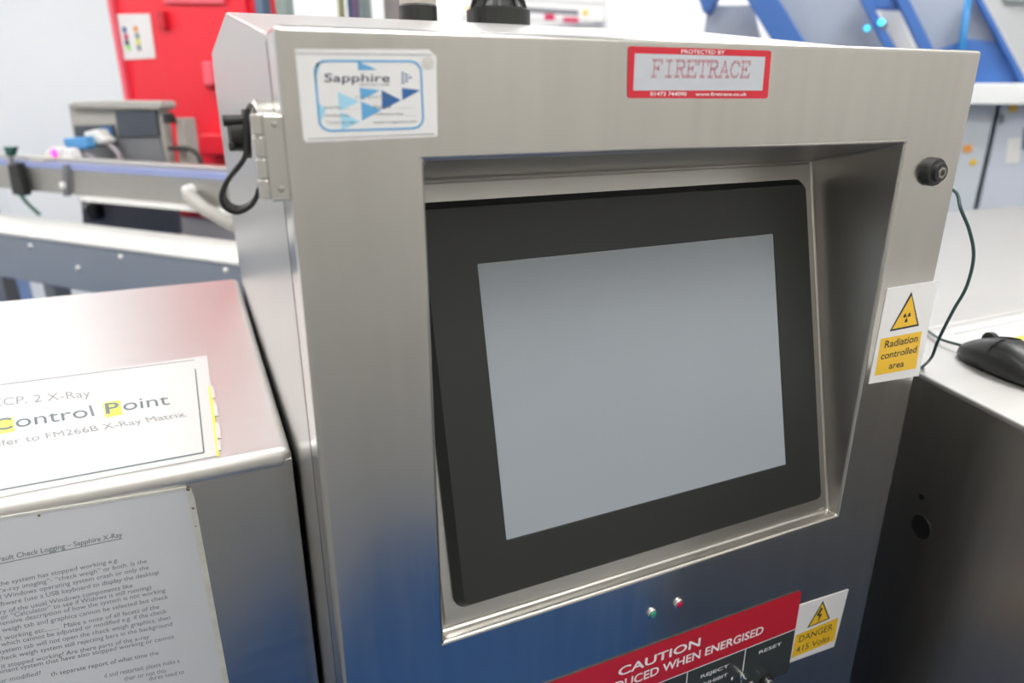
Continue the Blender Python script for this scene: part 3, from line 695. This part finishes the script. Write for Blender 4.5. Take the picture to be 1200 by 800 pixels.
obj('top_strip', bpoly([(190, -6), (262, -6), (262, 4), (191, 3)], NR-.03, .012), 'pinkish', rc)
obj('drawer_front', bpoly([(232, 157), (300, 158), (302, 182), (234, 183)], NR-.07, .052), 'red', rc, bevel=.008)
sg = obj('cabinet_notice', bpoly([(137, 16.5), (175, 16), (182, 68), (145, 70)], NR-.004, .004), 'white', rc, label='white notice with coloured dots on the red cabinet')
def blob(u, v, r, n): 
    c = BN(u, v, n); R_ = (BN(u, v+r, n)-c).length
    return lathe(c, -NB, [(0, R_), (.002, R_)], 14)
for u, v, m_ in ((146, 35, 'blue3'), (148, 43, 'crimson'), (149, 50, 'navy'), (151, 56, 'green_ink'), (159, 34, 'orange'), (161, 42, 'greygreen'), (162, 49, 'highlighter'), (163, 56, 'ink_grey')):
    obj('coloured_dot', blob(u, v, 3.6, NR-.0045), m_, sg)
def post(name, label, u0, u1, n, m_, cat='post', z0=0.0, z1=CEIL, v=5):
    a, b = BN(u0, v, n), BN(u1, v, n); w_ = (b-a).length
    o = obj(name, obox(flo(a, z0), flo(b-a, 0), NB*w_, UP*(z1-z0)), m_, bevel=.004); return tag(o, label, cat)
post('upright_post', 'slate blue upright post in front of the right edge of the red cabinet', 298, 308, NR-.06, 'slate', z1=2.9)
post('upright_post', 'grey green upright post just right of the red cabinet', 322, 334, NR-.06, 'greygreen', z1=2.9)
for u0, u1, m_, l_ in ((396, 403, 'olive', 'thin olive tube left of the hose bundle'), (407, 413, 'slate', 'slate coloured hose behind the cabinet roof'), (413.5, 421, 'purple', 'purple hose behind the cabinet roof'), (421.5, 434, 'greygreen', 'wide grey green hose behind the cabinet roof')):
    a, b = BN(u0, 5, 4.4), BN(u1, 5, 4.4); c = (a+b)/2; r_ = (b-a).length/2
    tag(obj('hose', cyl(flo(c, 0), flo(c, CEIL), r_, n=16), m_, smooth=False), l_, 'hose')
post('upright_post', 'taupe upright post just left of the black beacon socket', 449, 470, 4.5, 'taupe')
nb = thing('notice_board', 'pale board with dark heading and red marks on the far wall', 'notice board', BN(628, 30, D_BACK-.03))
a, b = BN(541, 10, D_BACK-.03), BN(708, 10, D_BACK-.03); zb = row_z(a, 34); zt = row_z(a, -10)
nbb = obj('board', obox(flo(a, zb), flo(b-a, 0), NB*.029, UP*(zt-zb)), 'offwhite', nb)
for (pg, m_) in (([(614, 8), (678, 12), (678, 18), (614, 14)], 'device_dark'), ([(638, 16), (650, 16.5), (650, 24), (638, 23.5)], 'crimson'), ([(660, 20), (678, 20.5), (678, 27), (660, 26.5)], 'crimson'), ([(547, 8), (553, 8), (553, 14), (547, 14)], 'yellow'), ([(683, 12), (689, 12), (689, 18), (683, 18)], 'yellow'), ([(541, -4), (708, 4), (708, 5.5), (541, -2.5)], 'ink_grey'), ([(541, 20), (708, 25), (708, 26), (541, 21)], 'ink_grey')):
    obj('printed_patch', bpoly(pg, D_BACK-.032, .002), m_, nb)

# ---- conveyors on the left
def along(P, u):           # slide P along DB until picture column u
    Rt = CROT.transposed(); a = Rt @ (P-CAM); b = Rt @ DB; k = (u-600)/F_PX
    return P + DB*(-(a.x+k*a.z)/(b.x+k*b.z))
def bar(P, u0, u1, z0, z1, dep, bm=None):
    a, b = along(P, u0), along(P, u1)
    return obox(flo(a, z0), flo(b-a, 0), NB*dep, UP*(z1-z0), bm)
ZL = 1.08
Pl = onZ(140, 288, ZL)                               # front top edge of the lower conveyor (white/blue-grey boundary)
lc = thing('belt_conveyor', 'nearer conveyor with white top edge and bolted blue grey side', 'conveyor', flo(along(Pl, 140), 0))
zlo = row_z(along(Pl, 60), 337)
nd = (onZ(140, 266, ZL)-Pl).dot(NB)
obj('side_panel', bar(Pl, -120, 330, zlo, ZL-.012, .02), 'steel_blue', lc, bevel=.003)
obj('belt_top', bar(Pl-NB*.004, -120, 330, ZL-.012, ZL, nd), 'belt_white', lc, bevel=.003)
obj('rear_panel', bar(Pl+NB*(nd-.02), -120, 330, zlo, ZL-.013, .02), 'steel_blue', lc)
npl = (Pl).dot(NB)
for u, v in ((36, 288), (92, 314), (142, 301), (265, 317)):
    c0 = onpl(u, v, Pl, NB); obj('bolt', lathe(c0, -NB, [(0, .008), (.004, .007), (.006, .003)], 12), 'offwhite', lc)
for u in (-60, 36, 310):
    c0 = along(Pl, u)+NB*.03; obj('leg', obox(flo(c0, 0), DB*.05, NB*.05, UP*(zlo+.01)), 'steel_dull', lc)
tag(obj('equipment_case', obox(flo(onZ(52, 352, .42), 0), DB*-.22, NB*.2, UP*.40), 'device_dark', bevel=.02), 'dark case on the blue floor under the nearer conveyor', 'case')

ZU = 1.245
Pu = onZ(140, 202, ZU)
uc = thing('rail_conveyor', 'farther conveyor rail of satin steel with a blue lilac strip', 'conveyor', flo(Pu, 0))
zu0 = row_z(Pu, 233.5)
obj('side_rail', bar(Pu, -120, 330, zu0, ZU, .03), 'rail', uc, bevel=.004)
obj('bottom_lip', bar(Pu-NB*.03, 86, 330, zu0-.012, zu0, .06), 'offwhite', uc, bevel=.003)
zs1, zs0 = row_z(Pu, 195.5), ZU
obj('lilac_strip', bar(Pu-NB*.002, -120, 330, ZU-.002, zs1, .03), 'lilac', uc)
zt1 = row_z(Pu+NB*.06, 188.5)
obj('top_rail', bar(Pu+NB*.03, -120, 330, ZU-.02, zt1, .05), 'rail', uc, bevel=.004)
obj('belt_bed', bar(Pu+NB*.08, -120, 330, zu0+.02, ZU-.03, .16), 'rail', uc)
for u in (-70, 330):
    c0 = along(Pu, u)+NB*.1; obj('leg', obox(flo(c0, 0), DB*.05, NB*.05, UP*(zu0+.03)), 'steel_dull', uc)
PN = Pu-NB*.012
def upoly(pts, off, th): return prism([onpl(u, v, Pu-NB*off, NB) for u, v in pts], NB*th)
cb = obj('clamp', upoly([(8, 193), (18, 191), (28, 226), (26, 230), (14, 228)], .03, .028), 'black', uc, bevel=.004, label='dark clamp on the rail below a winged knob')
obj('wing_knob', upoly([(3, 172), (15, 172), (12, 183), (7, 183)], .02, .02), 'green_strap', cb, bevel=.003)
obj('clamp_screw', upoly([(8, 183), (12, 183), (13, 193), (9, 193)], .015, .01), 'rail', cb)
obj('clamp', upoly([(73, 193), (78, 193), (79, 230), (74, 230)], .012, .012), 'device_dark', uc)
b0 = onpl(75, 217, Pu-NB*.012, NB); obj('bolt', lathe(b0, -NB, [(0, .010), (.008, .011), (.012, .006)], 12), 'offwhite', uc)
obj('strap', tube([onpl(u, v, Pu-NB*.03, NB) for u, v in ((24, 228), (32, 238), (46, 251))], .006), 'green_strap', uc, label='dark green strap end hanging below the rail')
obj('bracket', upoly([(32, 186), (50, 188), (48, 196), (36, 196)], .0, .03), 'taupe', uc, bevel=.004)
b0 = onpl(218, 224, Pu-NB*.02, NB); obj('bolt', lathe(b0+NB*.02, -NB, [(0, .018), (.022, .016), (.028, .008)], 14), 'offwhite', uc)
obj('strut', tube([onpl(u, v, Pu-NB*.03, NB) for u, v in ((220, 228), (240, 245), (276, 264))], .019, n=12), 'device_grey', uc, smooth=True)

# ---- sensor and plugs on the rail
sn = thing('sensor_head', 'small white sensor head with a glowing magenta light on the rail', 'sensor', along(Pu, 66)+NB*.05)
PS = Pu+NB*.045
def spoly(pts, off, th): return prism([onpl(u, v, PS-NB*off, NB) for u, v in pts], NB*th)
obj('sensor_case', spoly([(50, 186.5), (52, 178), (60, 172), (70, 174), (72, 186.5)], .0, .04), 'offwhite', sn, bevel=.006)
obj('sensor_block', spoly([(72.5, 186.5), (72.5, 173), (80, 175), (84, 186.5)], .0, .04), 'white', sn, bevel=.006)
obj('magenta_light', lathe(onpl(64, 179, PS, NB), -NB, [(0, .014), (.006, .012), (.009, .004)], 16), 'magenta_led', sn)
# ---- terminal behind the rail
PT = onpl(140, 195, RB(1.62, 0), NB)
def tpoly(pts, off, th, bm=None): return prism([onpl(u, v, PT-NB*off, NB) for u, v in pts], NB*th, bm)
tm = thing('weighing_terminal', 'beige grey control terminal with a dark screen behind the rail conveyor', 'control terminal', flo(onpl(140, 240, PT, NB), 0.0))
obj('housing', tpoly([(79, 123), (84, 120), (120, 118.5), (186, 119), (188, 123), (198, 196), (90, 194)], 0, .035), 'device_grey', tm, bevel=.008)
obj('hood', tpoly([(78, 122), (84, 119), (120, 117.5), (187, 118), (189, 125), (186, 129), (81, 127)], .02, .06), 'device_grey', tm, bevel=.006)
obj('lower_panel', tpoly([(87, 166), (137, 161), (187, 162), (195, 195), (90, 193)], .006, .008), 'device_dark', tm)
sc_ = obj('screen', tpoly([(134, 130), (181, 129.5), (185, 160), (138, 161)], .012, .014), 'screen_dark', tm, bevel=.003)
ky = obj('keypad', tpoly([(86, 147), (131, 146), (137, 170), (90, 172)], .010, .012), 'screen_dark', tm, bevel=.002)
obj('blue_key', tpoly([(116, 149), (130, 149), (132, 160), (119, 160)], .013, .004), 'blue3', ky)
obj('green_key', tpoly([(127, 163), (134, 163), (135, 168), (128, 168)], .013, .004), 'green_strap', ky)
obj('pedestal', obox(flo(onpl(100, 230, PT, NB), 0)+NB*.05, flo(onpl(160, 230, PT, NB)-onpl(100, 230, PT, NB), 0), NB*.05, UP*(row_z(PT, 195)-.0)), 'device_dark', tm)
lw = obj('lower_unit', tpoly([(94, 232), (203, 236), (208, 275), (97, 268)], .02, .025), 'device_dark', tm, bevel=.006, label='dark lower unit seen between the two conveyors')
obj('drive_hub', lathe(onpl(104, 241, PT-NB*.02, NB), -NB, [(0, .017), (.01, .016), (.014, .008)], 14), 'offwhite', lw)
obj('motor', lathe(onpl(116, 247, PT-NB*.02, NB), -NB, [(0, .03), (.03, .028), (.032, .02)], 16), 'black', lw)
bp = thing('blue_plug', 'blue cable plug lying on the rail in front of the terminal', 'plug', onpl(86, 188, PT-NB*.1, NB))
obj('plug_body', prism([onpl(u, v, PT-NB*.105, NB) for u, v in ((72, 162), (98, 160), (102, 173), (98, 176), (76, 173))], NB*.035), 'blue_plug', bp, bevel=.006)
obj('plug_cable', tube(smooth_path([onpl(u, v, PT-NB*.09, NB) for u, v in ((80, 170), (96, 178), (112, 187), (118, 195))]), .006), 'grey_cable', bp, smooth=True)
wp = thing('white_plug', 'off white cable connector between the blue plug and the terminal', 'plug', onpl(110, 188, PT-NB*.1, NB))
obj('plug_body', prism([onpl(u, v, PT-NB*.062, NB) for u, v in ((96, 155), (112, 151), (116, 158), (124, 164), (121, 169), (104, 169))], NB*.044), 'offwhite', wp, bevel=.008)
obj('plug_cable', tube(smooth_path([onpl(u, v, PT-NB*.04, NB) for u, v in ((119, 164), (129, 170), (138, 179), (142, 190), (142, 196))]), .008), 'grey_cable', wp, smooth=True)
bk = thing('black_plug', 'black connector on the right side of the grey terminal', 'plug', onpl(192, 196, PT-NB*.0, NB))
obj('plug_body', tpoly([(189, 132), (196, 133), (199, 144), (191, 145)], .03, .028), 'black', bk, bevel=.004)
obj('plug_body', tpoly([(195, 171), (209, 172), (210, 177), (196, 176)], .03, .028), 'black', bk, bevel=.004)
obj('plug_cable', tube(smooth_path([onpl(u, v, PT-NB*.02, NB) for u, v in ((209, 174), (222, 175), (232, 182), (237, 196))]), .008), 'black', bk, smooth=True)
a = onpl(211, 170, PT+NB*.0, NB)
po = tag(obj('short_post', tpoly([(205, 138), (214, 138), (222, 200), (210, 200)], .0, .05), 'taupe', bevel=.004), 'short grey post beside the terminal in front of the red cabinet', 'post')
a, b = BN(10, 232, 2.45), BN(92, 232, 2.45)
tag(obj('storage_tank', obox(flo(a, 0), flo(b-a, 0), NB*.4, UP*row_z(b, 226)), 'wall', bevel=.01), 'pale bluish white box visible under the rail conveyor at left', 'box')

# ---------------------------------------------------------------- right background: cabinets, white beam, blue machine
NM = 3.3
xa_ = BN(1168, 180, NM)
gc = thing('grey_blue_cabinets', 'pale grey blue cabinet behind the right housing below the white beam', 'cabinet', flo(BN(1165, 245, NM), 0))
zc1 = row_z(BN(1165, 122, NM), 122.5)
a, m1, b = BN(1050, 180, NM+.008), BN(1153, 240, NM+.008), BN(1320, 180, NM)
obj('cabinet_side', obox(flo(a, 0), flo(BN(1166, 130, NM+.008)-a, 0), NB*.45, UP*(zc1-.002)), 'cab_side', gc)
dm = BN(1161, 180, NM)
obj('cabinet_front', obox(flo(dm, 0), flo(b-dm, 0), NB*.47, UP*(zc1-.002)), 'cab_blue', gc, bevel=.004)
for u, v, r_ in ((1187, 127, 4.5), ): obj('yellow_sticker', blob(u, v, r_, NM-.002), 'yellow', gc)
obj('yellow_sticker', blob(1140, 190, 3.6, NM+.005), 'yellow', gc)
obj('orange_sticker', blob(1134, 174, 5, NM+.005), 'orange', gc)
obj('handle', bpoly([(1173, 135), (1177, 134), (1176, 144), (1172, 145)], NM-.03, .03), 'device_dark', gc, bevel=.003)
obj('door_notice', bpoly([(1182, 163), (1197, 161), (1194, 191), (1178, 192)], NM-.004, .005), 'offwhite', gc)
obj('door_notice', bpoly([(1200, 150), (1220, 150), (1218, 175), (1198, 175)], NM-.004, .005), 'slate', gc)
a, b = BN(1000, 110, NM-.1), BN(1330, 110, NM-.1)
z1_ = row_z(BN(1180, 110, NM-.1), 97.5)
wb = tag(obj('white_beam', obox(flo(a, zc1), flo(b-a, 0), NB*.6, UP*(z1_-zc1)), 'beam_white', bevel=.006), 'wide white horizontal beam lying on the grey blue cabinet', 'beam')
bmn = thing('blue_machine', 'large blue framed machine with grey guard plates standing on the white beam', 'machine', flo(BN(1150, 98, NM), z1_))
NF = NM-.06
# grey guard plates
obj('guard_plate', bpoly([(829, 6), (882, 6), (895, 60), (822, 60)], NF+.14, .02), 'plate_grey', bmn)
obj('guard_plate', bpoly([(905, -6), (1012, -6), (1052, 60), (925, 60)], NF+.14, .02), 'plate_grey', bmn, label='wide grey guard plate')
obj('guard_plate', bpoly([(1032, 10), (1054, 12), (1074, 70), (1040, 70)], NF+.15, .02), 'offwhite', bmn)
obj('guard_plate', bpoly([(1060, -6), (1136, -6), (1140, 99), (1095, 99)], NF+.14, .02), 'plate_grey', bmn)
# blue frame bars
def bb(name, pts, off=0.0, th=.08, m_='blue_frame', **k): return obj(name, bpoly(pts, NF+off, th), m_, bmn, bevel=.004, **k)
bb('frame_bar', [(816, -8), (842, -8), (830, 14), (824, 15)], .02, .1)
bb('frame_bar', [(870, -8), (908, -8), (950, 60), (912, 60)])
bb('frame_bar', [(1004, -8), (1016, -8), (1052, 60), (1038, 60)], -.02, .05)
bb('frame_bar', [(1046, -8), (1062, -8), (1100, 70), (1080, 62)])
bb('cross_bar', [(1008, -8), (1060, -8), (1060, 12), (1018, 10)], .03, .05)
bb('base_plate', [(1134, 45), (1172, 50), (1201, 98), (1090, 99), (1095, 60)], .02, .1)
bb('sloping_edge', [(1140, -8), (1148, -8), (1204, 96), (1196, 98)], -.01, .06)
bb('inner_plate', [(1138, -8), (1142, -8), (1176, 58), (1130, 56)], .06, .06, 'plate_grey')
c0, c1 = BN(1135, -8, NF-.04), BN(1122, 97, NF-.04)
obj('upright_pipe', cyl(c0, c1, (BN(1139.5, -8, NF-.04)-BN(1130.5, -8, NF-.04)).length/2, n=20), 'blue_bright', bmn, smooth=True, label='bright blue upright pipe')
for u, v, r_ in ((1033, 26, 4.2), (1016, 33, 3.6)):  # the second disc paints the light's soft reflection as a glowing spot
    obj('status_light_and_reflection', blob(u, v, r_, NF-.03 if u > 1020 else NF+.135), 'cyan_led_and_reflection', bmn, label='glowing cyan status light with its painted reflection')
obj('light_socket', blob(1036, 31, 4, NF-.02), 'device_dark', bmn)
wbx = thing('wall_panel_box', 'grey rimmed panel on the far wall at the top right', 'panel', BN(1188, 3, D_BACK-.03))
obj('panel_rim', bpoly([(1173, -30), (1230, -30), (1230, 6), (1175, 4)], D_BACK-.03, .029), 'greygreen', wbx)
obj('panel_face', bpoly([(1178, -30), (1230, -30), (1230, 2), (1179, 0)], D_BACK-.034, .004), 'offwhite', wbx)
